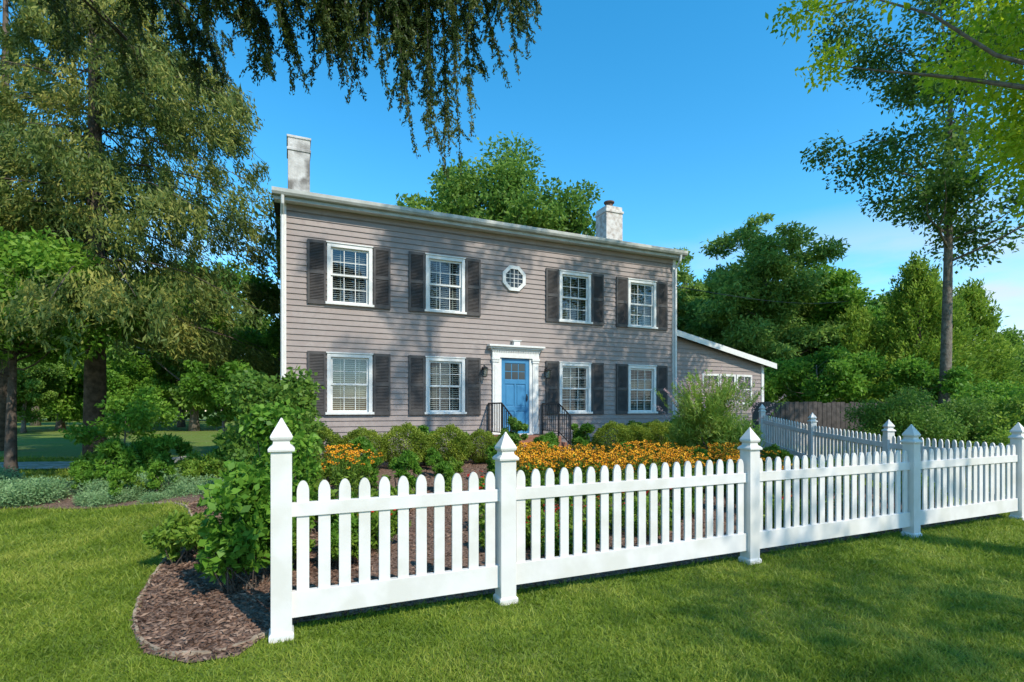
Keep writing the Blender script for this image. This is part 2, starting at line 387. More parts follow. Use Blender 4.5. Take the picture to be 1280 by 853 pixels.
# ------------------------------------------------------------------ fence
def post(parent,x,y,zt,zg,zh=1.325):
    mb=MB(); r=.0635; s=zh-.225
    mb.sqlathe([(zg,r+.012),(zg+.09,r+.012),(zg+.103,r+.002),(zg+.104,r),(s,r)],x,y)
    o=mb.build('post',M_white,parent,bevel=.003)
    mb=MB()
    mb.sqlathe([(s-.004,r+.016),(s+.014,r+.018),(s+.030,r+.004),(s+.040,r-.010),(s+.062,r-.014),(s+.075,r+.000),(s+.090,r+.005),(s+.102,r+.001),(s+.13,r-.014),(s+.170,r-.036),(s+.200,r-.052),(s+.215,.004)],x,y)
    f=mb.build('finial',M_white,o,bevel=.003)
    return o
def panel(parent,x0,x1,zg0,zg1,sp=.133,y=0):
    a=x0+.064;b=x1-.064; pn=empty('panel',(0,0,0)); pn.parent=parent
    def z(x): return zg0+(zg1-zg0)*(x-x0)/(x1-x0)
    mb=MB()
    for (zb,zt,hw) in ((.125,.295,.024),(.79,.882,.022)):
        n=len(mb.v)
        for xx in (a,b):
            mb.v+=[(xx,y-hw,z(xx)+zb),(xx,y+hw,z(xx)+zb),(xx,y+hw,z(xx)+zt),(xx,y-hw,z(xx)+zt)]
        mb.f+=[(n,n+4,n+7,n+3),(n+1,n+2,n+6,n+5),(n+3,n+7,n+6,n+2),(n,n+1,n+5,n+4)]
    mb.build('rail',M_white,pn,bevel=.003)
    mb=MB(); k=max(1,round((b-a)/sp)); d=(b-a)/k
    for i in range(k):
        c=a+d*(i+.5)+rnd.uniform(-.002,.002); w=.0385; h=.009; zz=z(c); t=1.022+rnd.uniform(-.003,.003)
        R_=[(w,-.070),(w*.96,-.052),(w*.84,-.034),(w*.66,-.018),(w*.42,-.006),(w*.15,0)]
        prof=[(c-w,zz+.29),(c+w,zz+.29)]+[(c+q,zz+t+r) for q,r in R_]+[(c-q,zz+t+r) for q,r in reversed(R_)]
        n=len(mb.v); m=len(prof)
        mb.v+=[(p[0],y-h,p[1]) for p in prof]+[(p[0],y+h,p[1]) for p in prof]
        mb.f.append(tuple(range(n,n+m))); mb.f.append(tuple(reversed(range(n+m,n+2*m))))
        for j in range(m): q=(j+1)%m; mb.f.append((n+q,n+j,n+m+j,n+m+q))
    mb.build('pickets',M_white,pn)
ANG=math.atan2(UY,UX)
fe=empty('picket_fence',(-.05,4.06,0),ANG,'long white vinyl picket fence with gothic post caps beside the lawn','fence')
fx=[-1.6,0,2.6,5.2,7.6]
for i,x in enumerate(fx): post(fe,x,0,0,-.05,1.455 if i==0 else 1.335)
for a,b in zip(fx[:-1],fx[1:]): panel(fe,a,b,0,0)
f2=empty('picket_fence',(6.92,7.10,0),D2R(89.2),'white vinyl picket fence running back toward the side wing','fence')
gy=[0,2.5,5.0,7.5]; gg=[gz(6.95,7.1+k) for k in gy]
for i in (1,2,3): post(f2,gy[i],0,0,gg[i]-.05,gg[i]+1.325)
for i in range(3): panel(f2,gy[i],gy[i+1],gg[i],gg[i+1])
wf=empty('wooden_fence',(7.4,16.0,.3),D2R(4),'dark weathered vertical board fence beside the side wing','fence')
mb=MB()
for i in range(40): mb.box(i*.15,i*.15+.135,rnd.uniform(-.01,0),.02,0,1.42+rnd.uniform(-.03,.03))
mb.build('boards',M_wood,wf)
mb=MB(); mb.box(0,6,.022,.06,.3,.4); mb.box(0,6,.022,.06,1.1,1.2); mb.build('rail',M_wood,wf)

# ------------------------------------------------------------------ house
H=empty('house',(.04,14.3,0),ANG,'two-storey taupe clapboard house with charcoal shutters and blue door','house')
XL,XR,DEP,ZB,ZT=-5.83,5.59,7.6,.55,6.40
WX=[-4.32,-1.94,1.94,4.31]; WW,WH=1.05,1.46; WZ=[2.105,4.725]
holes=[(wx-WW/2+.06,wx+WW/2-.06,wz-WH/2+.06,wz+WH/2-.06) for wx in WX for wz in WZ]
holes.append((-.40,.49,.82,2.90))
def siding(mb,x0,x1,z0,z1,e=.15,holes=(),T=None):
    T=T or (lambda x,y,z:(x,y,z)); z=z0
    while z<z1-1e-4:
        zb=min(z+e,z1); cuts={z,zb}
        for h in holes:
            for q in (h[2],h[3]):
                if z<q<zb: cuts.add(q)
        cuts=sorted(cuts)
        for a,b in zip(cuts[:-1],cuts[1:]):
            mid=(a+b)/2; segs=[(x0,x1)]
            for h in holes:
                if h[2]<mid<h[3]:
                    ns=[]
                    for s0,s1 in segs:
                        if h[1]<=s0 or h[0]>=s1: ns.append((s0,s1)); continue
                        if h[0]>s0: ns.append((s0,h[0]))
                        if h[1]<s1: ns.append((h[1],s1))
                    segs=ns
            ya=-.026+(a-z)/e*.023; yb=-.026+(b-z)/e*.023
            for s0,s1 in segs:
                mb.quad(T(s0,ya,a),T(s1,ya,a),T(s1,yb,b),T(s0,yb,b))
                if a==z: mb.quad(T(s0,0,a),T(s1,0,a),T(s1,ya,a),T(s0,ya,a))
        z=zb
mb=MB(); siding(mb,XL,XR,ZB,ZT,.135,holes)
mb.build('wall',M_siding,H)['label']='front wall in taupe lap siding'
mb=MB()
siding(mb,0,DEP,ZB,ZT,.135,T=lambda x,y,z:(XL+y,DEP-x,z))
siding(mb,0,DEP,ZB,ZT,.135,T=lambda x,y,z:(XR-y,x,z))
siding(mb,0,XR-XL,ZB,ZT,.135,T=lambda x,y,z:(XR-x,DEP-y,z))
RZ=7.15
for xx in (XL,XR):
    n=len(mb.v); mb.v+=[(xx,0,ZT),(xx,DEP,ZT),(xx,DEP/2,RZ)]; mb.f.append((n,n+1,n+2))
mb.build('wall',M_siding,H)
mb=MB(); mb.box(XL-.01,XR+.01,-.01,DEP+.01,0,ZB-.003); mb.build('foundation',M_found,H)
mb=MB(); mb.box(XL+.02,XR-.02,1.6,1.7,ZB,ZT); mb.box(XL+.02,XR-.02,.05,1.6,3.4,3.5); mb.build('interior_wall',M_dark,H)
# roof
mb=MB(); ov=.30; th=.10
for sgn in (0,1):
    yo=-ov if sgn==0 else DEP+ov
    slope=(RZ-ZT)/(DEP/2); zo=ZT-.0+.07
    ze=zo-slope*ov
    a=(XL-.18,yo,ze);b=(XR+.18,yo,ze);c=(XR+.18,DEP/2,RZ+.07);d=(XL-.18,DEP/2,RZ+.07)
    if sgn: a,b,c,d=b,a,d,c
    mb.quad(a,b,c,d); lo=lambda p:(p[0],p[1],p[2]-th)
    mb.quad(lo(d),lo(c),lo(b),lo(a)); mb.quad(lo(a),lo(b),b,a); mb.quad(lo(b),lo(c),c,b); mb.quad(lo(d),lo(a),a,d)
roof=mb.build('roof',M_roof,H)
mb=MB(); mb.box(XL-.15,XR+.15,-.26,-.004,6.245,6.275); mb.build('soffit',M_trim,H)
mb=MB(); mb.box(XL+.10,XR-.10,-.045,-.028,6.10,6.243); mb.build('frieze_board',M_siding,H)
mb=MB(); n=len(mb.v)
pr=[(-.275,6.32),(-.31,6.305),(-.37,6.32),(-.40,6.37),(-.40,6.45),(-.385,6.45),(-.285,6.45)]
for xx in (XL-.20,XR+.20): mb.v+=[(xx,p[0],p[1]) for p in pr]
m=len(pr)
for j in range(m): q=(j+1)%m; mb.f.append((n+q,n+j,n+m+j,n+m+q))
mb.f.append(tuple(range(n,n+m))); mb.f.append(tuple(reversed(range(n+m,n+2*m))))
mb.box(XL-.17,XR+.17,-.283,-.262,6.23,6.43)
mb.build('gutter',M_gutter,H)
for x0,x1 in ((XL-.025,XL+.10),(XR-.10,XR+.025)):
    mb=MB(); mb.box(x0,x1,-.045,.08,ZB,6.24); mb.build('corner_board',M_trim,H,bevel=.004)
for x in (XL+.02,XR-.03):
    mb=MB(); mb.tube([(x,-.34,6.32),(x,-.30,6.15),(x,-.10,5.95),(x,-.10,.7),(x,-.22,.55)],.038,8); mb.build('downspout',M_trim,H,smooth=False)
# chimneys
mb=MB(); mb.sqlathe([(6.5,.27),(8.30,.27),(8.31,.295),(8.38,.295),(8.39,.275),(8.62,.275),(8.64,.30),(8.70,.30)],-5.42,2.0)
mb.build('chimney',M_stucco,roof,bevel=.01)['label']='weathered grey stucco chimney'
mb=MB(); mb.sqlathe([(6.6,.34),(8.38,.34),(8.39,.37),(8.47,.37),(8.48,.33),(8.62,.33)],4.82,2.5)
ch=mb.build('chimney',M_wbrick,roof,bevel=.01); ch['label']='white painted brick chimney with rusty flue cap'
mb=MB(); mb.tube([(4.82,2.5,8.60),(4.82,2.5,8.80)],.13,12); mb.tube([(4.82,2.5,8.84),(4.82,2.5,8.88)],.19,12); mb.tube([(4.82,2.5,8.80),(4.82,2.5,8.84)],.15,12); mb.build('flue_cap',M_rust,ch)

# window template
def window_at(wx,wz,first=[None]):
    if first[0] is None:
        w=empty('window',(wx,0,wz)); w.parent=H
        mb=MB(); a,b=WW/2,WH/2; c=.085
        mb.box(-a,-a+c,-.055,.03,-b+.06,b-.0); mb.box(a-c,a,-.055,.03,-b+.06,b)
        mb.box(-a+c+.001,a-c-.001,-.055,.03,b-c,b-.001); mb.box(-a-.02,a+.02,-.075,.03,b+.001,b+.03)
        f=mb.build('frame',M_trim,w,bevel=.004)
        mb=MB(); mb.box(-a-.04,a+.04,-.095,.03,-b+.0,-b+.058); mb.build('sill',M_trim,w,bevel=.005)
        mb=MB(); ia=a-c-.002; 
        for z0,z1,y in ((-b+.06,.02,.028),(-.02,b-c-.002,.0)):
            s=.045; mb.box(-ia,-ia+s,y,y+.03,z0,z1); mb.box(ia-s,ia,y,y+.03,z0,z1)
            mb.box(-ia+s,ia-s,y+.001,y+.029,z0,z0+s); mb.box(-ia+s,ia-s,y+.001,y+.029,z1-s,z1)
            g0,g1=-ia+s,ia-s
            for k in (1,2): xx=g0+(g1-g0)*k/3; mb.box(xx-.008,xx+.008,y+.006,y+.022,z0+s,z1-s)
            zz=(z0+z1)/2; mb.box(g0,g1,y+.007,y+.021,zz-.008,zz+.008)
        mb.build('sash',M_trim,w)
        mb=MB(); mb.quad((-ia,.042,-b+.06),(ia,.042,-b+.06),(ia,.042,0),(-ia,.042,0)); mb.quad((-ia,.014,0),(ia,.014,0),(ia,.014,b-c),(-ia,.014,b-c))
        mb.build('glass',M_glass,w)
        mb=MB(); z=-b+.10
        while z<b-c-.02:
            mb.obox((0,.10,z),(ia-.02,0,0),(0,.022,.0095),(0,-.0006,.001)); z+=.050
        mb.box(-ia*.5,-ia*.5+.012,.075,.079,-b+.08,b-c); mb.box(ia*.5,ia*.5+.012,.075,.079,-b+.08,b-c)
        mb.build('blind',M_blind,w)
        first[0]=w; return w
    s=first[0]; n=s.copy(); COL.objects.link(n); n.location=(wx,0,wz)
    for c in s.children:
        k=c.copy(); COL.objects.link(k); k.parent=n
    return n
for wx in WX:
    for wz in WZ: window_at(wx,wz)
# shutters
mb=MB(); sw,sh=.205,.755
mb.box(-sw,-sw+.05,-.065,-.03,-sh,sh); mb.box(sw-.05,sw,-.065,-.03,-sh,sh)
for z0,z1 in ((-sh,-sh+.09),(-.04,.04),(sh-.07,sh)): mb.box(-sw+.05,sw-.05,-.064,-.031,z0,z1)
for z0,z1 in ((-sh+.09,-.04),(.04,sh-.07)):
    z=z0+.02
    while z<z1: mb.obox((0,-.047,z),(sw-.051,0,0),(0,.012,.016),(0,-.003,.002)); z+=.036
mb.quad((-sw+.05,-.031,-sh),(sw-.05,-.031,-sh),(sw-.05,-.031,sh),(-sw+.05,-.031,sh))
s0=mb.build('shutter',M_shut,H); first=True
for wx in WX:
    for wz in WZ:
        for sg in (-1,1):
            o=s0 if first else s0.copy()
            if not first: COL.objects.link(o)
            first=False; o.location=(wx+sg*(WW/2+sw+.025),0,wz+.01)
# octagon window
ow=empty('window',(0.0,0,5.09)); ow.parent=H; ow['label']='small white octagonal window'
mb=MB()
def oct(r,y): return [(r*math.cos(math.pi/8+i*math.pi/4),y,r*math.sin(math.pi/8+i*math.pi/4)) for i in range(8)]
mb.v+=oct(.37,-.07)+oct(.27,-.07)+oct(.37,0)+oct(.27,-.035)
for i in range(8):
    q=(i+1)%8; mb.f+=[(i,8+i,8+q,q),(i,q,16+q,16+i),(8+i,24+i,24+q,8+q)]
mb.box(-.009,.009,-.055,-.034,-.25,.25); mb.box(-.25,-.0091,-.054,-.035,-.009,.009); mb.box(.0091,.25,-.054,-.035,-.009,.009)
for xx in (-.12,.12): mb.box(xx-.006,xx+.006,-.05,-.034,-.22,.22)
for zz in (-.12,.12): mb.box(-.22,.22,-.049,-.035,zz-.006,zz+.006)
mb.build('frame',M_trim,ow)
mb=MB(); mb.v+=oct(.28,-.032); mb.f.append(tuple(range(8))); mb.build('glass',M_dglass,ow)

# door surround, door
ds=MB()
for s in (-1,1):
    c=.045+s*.60; 
    ds.box(c-.10,c+.10,-.09,-.002,.82,1.0); ds.box(c-.085,c+.085,-.075,-.002,1.0,2.78)
    ds.box(c-.03,c+.03,-.085,-.0751,1.1,2.7)
    ds.box(c-.10,c+.10,-.095,-.002,2.78,2.84); ds.box(c-.115,c+.115,-.11,-.002,2.84,2.90)
    c2=.045+s*.465; ds.box(c2-.045,c2+.045,-.05,.03,.82,2.90)
ds.box(.045-.70,.045+.70,-.09,-.002,2.902,3.10); ds.box(.045-.74,.045+.74,-.12,-.002,3.10,3.14)
ds.box(.045-.79,.045+.79,-.17,-.002,3.14,3.19); ds.box(.045-.83,.045+.83,-.22,-.002,3.19,3.24)
for i in range(28):
    xx=.045-.69+i*1.38/27; ds.box(xx-.013,xx+.013,-.115,-.0901,3.055,3.097)
ds.box(.045-.09,.045+.09,-.15,-.0,3.242,3.36); ds.box(.045-.13,.045+.13,-.17,-.0,3.362,3.385)
ds.build('door_surround',M_trim,H,bevel=.004)
door=MB(); x0,x1=-.375,.465; z0,z1=.84,2.89
door.box(x0,x1,.0,.045,z0,z1)
door.box(x0,x0+.11,-.02,-.0001,z0,z1); door.box(x1-.11,x1,-.02,-.0001,z0,z1)
for c,d in ((z0,z0+.22),(z0+.62,z0+.74),(2.20,2.32),(z1-.12,z1)): door.box(x0+.11,x1-.11,-.019,-.0001,c,d)
door.box(.02,.07,-.018,-.0001,z0+.22,z0+.62); door.box(.02,.07,-.018,-.0001,z0+.74,2.20)
for c,d in ((z0+.25,z0+.59),(z0+.78,2.16)):
    door.box(x0+.15,-.015,-.012,-.0001,c,d); door.box(.105,x1-.15,-.012,-.0001,c,d)
do=door.build('door',M_blue,H,bevel=.003); do['label']='blue panelled front door with six-light top'
gl=MB(); gx0,gx1=x0+.112,x1-.112
for i in range(3):
    for j in range(2):
        w=(gx1-gx0)/3; h=.448/2
        gl.box(gx0+i*w+.012,gx0+(i+1)*w-.012,-.006,-.0012,2.321+j*h+.012,2.321+(j+1)*h-.012)
gl.build('door_glass',M_dglass,do)
hd=MB(); hd.box(.375,.41,-.028,-.0201,1.72,1.92); hd.tube([(.392,-.028,1.88),(.392,-.075,1.87),(.392,-.075,1.76),(.392,-.028,1.75)],.008,6); hd.build('handle',M_iron,do)
th=MB(); th.box(-.46,.55,-.12,.04,.79,.838); th.build('threshold',M_trim,H)
# lanterns
for x in (-.90,.98):
    mb=MB(); z=2.52
    mb.box(x-.035,x+.035,-.03,-.021,z-.1,z+.12)
    mb.tube([(x,-.03,z),(x,-.09,z+.16),(x,-.15,z+.17),(x,-.16,z+.12)],.01,6)
    for a in (-1,1):
        for b in (-1,1): mb.tube([(x+a*.045,-.16+b*.045,z-.14),(x+a*.062,-.16+b*.062,z+.06)],.006,4)
    mb.sqlathe([(z+.06,.075),(z+.075,.075),(z+.12,.02),(z+.14,.012)],x,-.16); mb.sqlathe([(z-.165,.012),(z-.15,.05),(z-.14,.05)],x,-.16)
    l=mb.build('wall_lantern',M_iron,H)
    g=MB(); g.sqlathe([(z-.138,.040),(z+.058,.055)],x,-.16); g.build('lantern_glass',M_glass,l)
# stoop
mb=MB(); mb.box(-.82,.92,-1.05,-.012,0,.80); mb.box(-.82,.92,-1.36,-1.051,0,.65); mb.box(-.82,.92,-1.67,-1.361,0,.50)
mb.build('stoop',M_brick,H,bevel=.008)
for x in (-.76,.86):
    mb=MB()
    path=[(x,-.06,1.66),(x,-1.0,1.66),(x,-1.62,1.34)]
    mb.tube(path,.020,6); mb.tube([(x,-.06,.92),(x,-1.0,.92),(x,-1.62,.62)],.013,6)
    for px,pz,zb in ((-.06,1.66,.8),(-1.0,1.66,.8),(-1.62,1.34,.5)): mb.box(x-.016,x+.016,px-.016,px+.016,zb,pz)
    y=-.16
    while y>-1.58:
        zt=1.66 if y>-1 else 1.66+(y+1)*.516; zb=.92 if y>-1 else .92+(y+1)*.484
        mb.box(x-.008,x+.008,y-.008,y+.008,zb,zt); y-=.115
    mb.build('handrail',M_iron,H)
# side wing
s=.5; X0,X1=XR+.001,10.05; zl,zr=4.02,3.02
def rz_(x): return zl+(zr-zl)*(x-XR)/(10.4-XR)
mb=MB(); z=ZB; e=.135
while z<zl:
    zb=z+e; 
    xa=X1 if rz_(X1)>=z else XR+(z-zl)/(zr-zl)*(10.4-XR); xb=X1 if rz_(X1)>=zb else XR+(zb-zl)/(zr-zl)*(10.4-XR)
    if xb<=X0: break
    mb.quad((X0,s-.024,z),(xa,s-.024,z),(xb,s-.003,zb),(X0,s-.003,zb)); mb.quad((X0,s,z),(xa,s,z),(xa,s-.024,z),(X0,s-.024,z)); z=zb
siding(mb,0,5,ZB,3.0,.135,T=lambda x,y,z:(X1-y,s+x,z))
mb.build('wall',M_siding,H)['label']='side wing wall in taupe lap siding'
mb=MB()
def rp(x,y,dz): return (x,y,rz_(x)+dz)
ya,yb,d0,d1=s-.25,s+5.2,.02,.12
mb.v=[rp(XR+.03,ya,d0),rp(10.4,ya,d0),rp(10.4,yb,d0),rp(XR+.03,yb,d0),rp(XR+.03,ya,d1),rp(10.4,ya,d1),rp(10.4,yb,d1),rp(XR+.03,yb,d1)]
mb.f=[(0,3,2,1),(4,5,6,7),(0,1,5,4),(1,2,6,5),(2,3,7,6),(3,0,4,7)]
r2=mb.build('roof',M_roof,H)
mb=MB(); ya,yb=s-.28,s-.253
mb.v=[rp(XR+.03,ya,-.06),rp(10.44,ya,-.06),rp(10.44,yb,-.06),rp(XR+.03,yb,-.06),rp(XR+.03,ya,.13),rp(10.44,ya,.13),rp(10.44,yb,.13),rp(XR+.03,yb,.13)]
mb.f=[(0,3,2,1),(4,5,6,7),(0,1,5,4),(1,2,6,5),(2,3,7,6),(3,0,4,7)]
mb.build('fascia',M_trim,r2)
mb=MB(); mb.box(X1-.10,X1+.02,s-.045,s+.06,ZB,rz_(X1)-.0); mb.build('corner_board',M_trim,H)
for i in range(3):
    x=7.55+i*.78; w=empty('window',(x,s,2.2)); w.parent=H
    mb=MB(); mb.box(-.37,-.30,-.05,0,-.52,.52); mb.box(.30,.37,-.05,0,-.52,.52); mb.box(-.30,.30,-.05,0,.45,.52); mb.box(-.30,.30,-.05,0,-.52,-.45); mb.box(-.30,.30,-.044,0,-.02,.02); mb.box(-.012,.012,-.04,0,-.45,.45)
    mb.build('frame',M_trim,w); mb=MB(); mb.quad((-.3,-.026,-.45),(.3,-.026,-.45),(.3,-.026,.45),(-.3,-.026,.45)); mb.build('glass',M_dglass,w)

# neighbouring house, mostly hidden
nh=empty('neighbouring_house',(43,41,0),D2R(10),'distant low house with red brick chimney beyond the shrubs','house')
mb=MB(); mb.box(-6,6,-4,4,0,2.9); mb.build('wall',M_rbrick,nh)
mb=MB(); mb.v=[(-6.4,-4.5,2.85),(6.4,-4.5,2.85),(6.4,0,4.5),(-6.4,0,4.5),(6.4,4.5,2.85),(-6.4,4.5,2.85)]; mb.f=[(0,1,2,3),(3,2,4,5),(0,3,5),(1,4,2)]; nr=mb.build('roof',M_roof,nh)
mb=MB(); mb.sqlathe([(3.9,.45),(5.1,.45),(5.12,.52),(5.3,.52)],-3.6,0); mb.build('chimney',M_rbrick,nr)
for wx_ in (-4.3,-.3):
    mb=MB(); mb.box(wx_-.7,wx_+.7,-4.05,-4.001,1,2.2); mb.build('window',M_dglass,nh)
# overhead cable
cb=empty('overhead_cable',(0,0,0),0,'thin dark overhead cable running from the house to the trees','cable')
mb=MB(); a=np.array([5.15,16.3,5.35]); b=np.array([24,30,9.2]); mb.tube([tuple(a+(b-a)*t-np.array([0,0,1])*1.0*math.sin(math.pi*t)) for t in np.linspace(0,1,24)],.012,5); mb.build('cable_line',M_iron,cb)

# ------------------------------------------------------------------ spruce, hanging boughs
def near_spruce():
    rng=np.random.default_rng(21)
    T=np.array([-6.6,3.4,0]); top=empty('spruce_tree',tuple(T),0,'old Norway spruce with long drooping branches over the lawn','tree')
    mb=MB(); mb.tube([(0,0,-.2),(0,0,4),(0.05,0,9),(0,0,15)],[.42,.33,.25,.12],10)
    P=[];A=[]
    boughs=[((.08,6.2,6.75),1.3,46),((-.25,6.3,6.7),1.6,52),((-.75,6.4,6.6),2.1,60),((-1.05,6.2,6.55),2.4,48),((-1.5,6.1,6.5),1.7,56),((-1.9,5.8,6.3),1.3,52),((-2.4,6.0,6.2),1.2,42),((-2.9,5.8,6.0),.9,24),
            ((-3.8,6.3,6.2),1.1,26),((-4.6,6.2,5.9),1.0,22),((-5.1,6.9,6.4),1.1,22),((-4.4,7.6,7.2),1.2,24)]
    for tip,hang,n in boughs:
        tip=np.array(tip)-T; z=tip[2]+1.0+.6*rng.random(); base=np.array([0,0,z])
        def bp(f): 
            f=np.asarray(f)[...,None]; q=base*(1-f)+tip*f; q=q+np.array([0,0,1.0])*(np.sin(f*math.pi)*.25); return q
        mb.tube([tuple(bp(f)) for f in np.linspace(0,1,7)],[.05*(1-.14*i)+.004 for i in range(7)],6)
        d=tip/np.linalg.norm(tip); side=np.array([-d[1],d[0],0])
        for k in range(n):
            f=.42+.62*rng.random(); lat=rng.normal()*.30*(1.15-f*.6)
            S=bp(f)+side*lat; hl=hang*(.25+.75*rng.random()**1.5)*(.55+.45*f)
            sway=rng.normal(size=2)*.10
            nm=9; ws=np.linspace(0,1,nm); main=np.stack([S[0]+sway[0]*ws**2*hl+d[0]*.22*ws,S[1]+sway[1]*ws**2*hl+d[1]*.22*ws,S[2]-hl*ws],1)
            mb.tube([tuple(q) for q in main[::2]],[.007,.006,.005,.004,.003],3,cap=False)
            sub=int(4+hl*9); cnt=int(190*hl)
            w=rng.random(cnt); i0=np.minimum((w*(nm-1)).astype(int),nm-2); fr=(w*(nm-1)-i0)[:,None]
            P.append(main[i0]*(1-fr)+main[i0+1]*fr+rng.normal(size=(cnt,3))*.016); a=rng.normal(size=(cnt,3))*.6; a[:,2]-=.8; A.append(a)
            for j in range(sub):
                w=rng.random()*.88; q=main[int(w*(nm-1))]; az=rng.random()*6.283; sl=(.12+.24*rng.random())*(1.1-w*.5)
                e=q+np.array([math.cos(az)*sl*.6,math.sin(az)*sl*.6,-sl*.8]); c=int(130*sl)+6; t=rng.random((c,1))
                P.append(q*(1-t)+e*t+rng.normal(size=(c,3))*.013); a=rng.normal(size=(c,3))*.5+(e-q)/sl; A.append(a)
    P=np.concatenate(P);A=np.concatenate(A)
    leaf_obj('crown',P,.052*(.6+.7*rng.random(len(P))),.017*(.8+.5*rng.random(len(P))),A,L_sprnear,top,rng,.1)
    mb.build('trunk',M_bark,top,smooth=True)
near_spruce()

# left side trees
conifer('spruce_tree',(-10.6,13.2,0),19,4.0,4.9,150,44,42,.16,.040,.85,.30,L_spruce,.22,31,'tall Norway spruce with weeping sunlit branches beside the house',p=.5)
conifer('spruce_tree',(-18.5,19,0),20,4.6,4.2,80,34,28,.20,.055,.6,.25,L_spr2,.26,32,'dark tall spruce standing beyond the garden path',p=.6)
tree('shade_tree',(-10.6,11.0,0),6,2.7,2.0,1.25,34,520,.13,L_green,.12,41,'small tree with bright green leaves beside the path',bark=M_bark)
tree('shade_tree',(-14.2,13.2,0),9,3.4,2.6,2.3,26,480,.16,L_green,.16,42,'dark-trunked leafy tree at the edge of the bed',bark=M_bark)
tree('shade_tree',(-8.0,17.8,0),7,1.4,1.8,2.3,26,480,.15,L_green,.10,43,'light green understory tree near the house corner')
tree('shade_tree',(-6.9,12.4,0),4,1.0,.9,.85,18,420,.11,L_green,.06,44,'small dogwood beside the house corner')
tree('shade_tree',(-7.6,10.2,0),3,.6,.80,.62,16,200,.09,L_green,.03,45,'thin airy sapling in the side bed',cr=.28)

far=tree('shade_tree',(-22,36,0),12,2.2,4.6,4.8,56,520,.36,L_mid,.3,51,'distant leafy green tree beyond the garden',group='distant trees')
far2=tree('shade_tree',(-13,38,0),12,1.6,4.2,4.2,56,520,.34,L_green,.3,52,'distant leafy green tree beyond the garden',group='distant trees')
spots=[(-33,38,.9),(-28,44,.9),(-18,46,.95),(-8,44,.8),(-40,34,.9),(-44,48,1.1),(-36,52,1.1),(-17,36,.45),(-25,34,.5),(-31,33,.45),
       (14,46,1.0),(22,44,1.05),(31,42,.95),(40,48,.8),(27,36,.7),(33,35,.55),(50,50,.8),(58,48,.9),(18,36,.75),(9,44,.95),(26,30,.5),(13.0,33,.85),(20.5,30,.6),(23.5,33,.75)]
for i,(x,y,s_) in enumerate(spots):
    dup(far if i%2 else far2,(x,y,0),rnd.random()*6.28,s_)
rng=np.random.default_rng(55); C=[];R=[]
for i in range(620):
    x=rng.uniform(-120,130); y=62+rng.random()*14; h=5.5+2.5*math.sin(x*.11)+1.6*math.sin(x*.37+1)
    C.append((x,y,rng.random()**.8*h+.6)); R.append(1.5+1.1*rng.random())
P,A=cluster_leaves(np.array(C),np.array(R),150,rng,.8)
o=leaf_obj('distant_woods',P,.75*(.6+.7*rng.random(len(P))),.5,A,L_mid,None,rng); o['kind']='stuff'; o['label']='dense green wood closing off the far end of the yard'; o['category']='woods'

tree('shade_tree',(-.7,27,0),15,6.2,4.5,4.4,85,560,.24,L_mid,.35,61,'broad oak crown rising behind the house roof')
# right side trees
tree('pine_tree',(12.6,26,0),12,1.2,3.3,5.2,100,460,.25,L_pine,.22,71,'full white pine with soft layered branches',cr=.90,taper=.36,flat=.55,asp=.38,surf=.35)
tree('shade_tree',(16.6,27,0),10,.8,3.0,4.0,80,460,.25,L_green,.2,72,'dense leafy green tree beside the tall pine',cr=.88,taper=.2,flat=.65,asp=.5,surf=.38)
tree('pine_tree',(10.0,30,0),10,1.2,2.5,4.8,66,430,.27,L_pine,.2,73,'slim pine behind the side wing',cr=.85,taper=.36,flat=.55,asp=.38,surf=.35)
def arbor(loc,Hh,R,seed,label):
    rng=np.random.default_rng(seed); top=empty('arborvitae_tree',loc,0,label,'tree',group='row of arborvitae')
    nb=480; P=[];A=[]
    for i in range(nb):
        u=rng.random()**1.2; az=rng.random()*6.283; r=R*min(1,(1-u)**.6+.08)*(.65+.55*rng.random())
        b=np.array([math.cos(az)*r*.55,math.sin(az)*r*.55,.1+u*Hh*.90]); t=np.array([math.cos(az)*r,math.sin(az)*r,b[2]+.45+.5*rng.random()])
        n=70; w=rng.random((n,1)); P.append(b*(1-w)+t*w+rng.normal(size=(n,3))*.15*(1.1-u*.5)); a=rng.normal(size=(n,3))*.5+(t-b); A.append(a)
    P=np.concatenate(P);A=np.concatenate(A)
    leaf_obj('crown',P,.20*(.6+.7*rng.random(len(P))),.065,A,L_arb,top,rng)
    mb=MB(); mb.tube([(0,0,-.2),(0,0,Hh*.5),(0,0,Hh*.95)],[.14,.09,.02],7); mb.build('trunk',M_bark,top)
    return top
arbor((17.6,22.5,0),8.0,2.4,81,'tall bright green feathery arborvitae')
arbor((20.2,23,0),6.9,2.1,82,'shorter bright green arborvitae')
arbor((15.4,23.5,0),5.8,2.0,83,'bushy arborvitae at the end of the row')
tree('shade_tree',(14.9,18.0,0),18,6.5,4.2,6.2,60,450,.17,L_tall,.20,91,'tall slender tree with airy dark foliage and bare trunk',bark=M_bark2,lean=(.5,0),cr=1.05,surf=.45)
tree('maple_tree',(11.2,8.6,0),16,4.5,4.7,6.3,74,520,.14,L_maple,.26,92,'maple with bright yellow-green leaves hanging over the fence',cr=.95,surf=.5)
tree('shade_tree',(11.5,-4.0,0),15,6.5,3.8,2.8,10,220,.17,L_tall,.3,93,'leafy tree casting dappled shade on the lawn',surf=.5)
tree('shade_tree',(8.0,2.6,0),23,17.2,3.8,2.2,20,260,.17,L_tall,.3,96,'very tall leafy tree shading the house front',surf=.5,cr=.72)
tree('shade_tree',(12.0,20.5,0),5,1.0,1.9,1.5,26,520,.15,L_green,.1,94,'low leafy tree beyond the board fence')
tree('shade_tree',(14.6,18.5,0),5,.7,1.7,1.2,26,520,.14,L_green,.1,95,'low leafy tree beside the hedge')

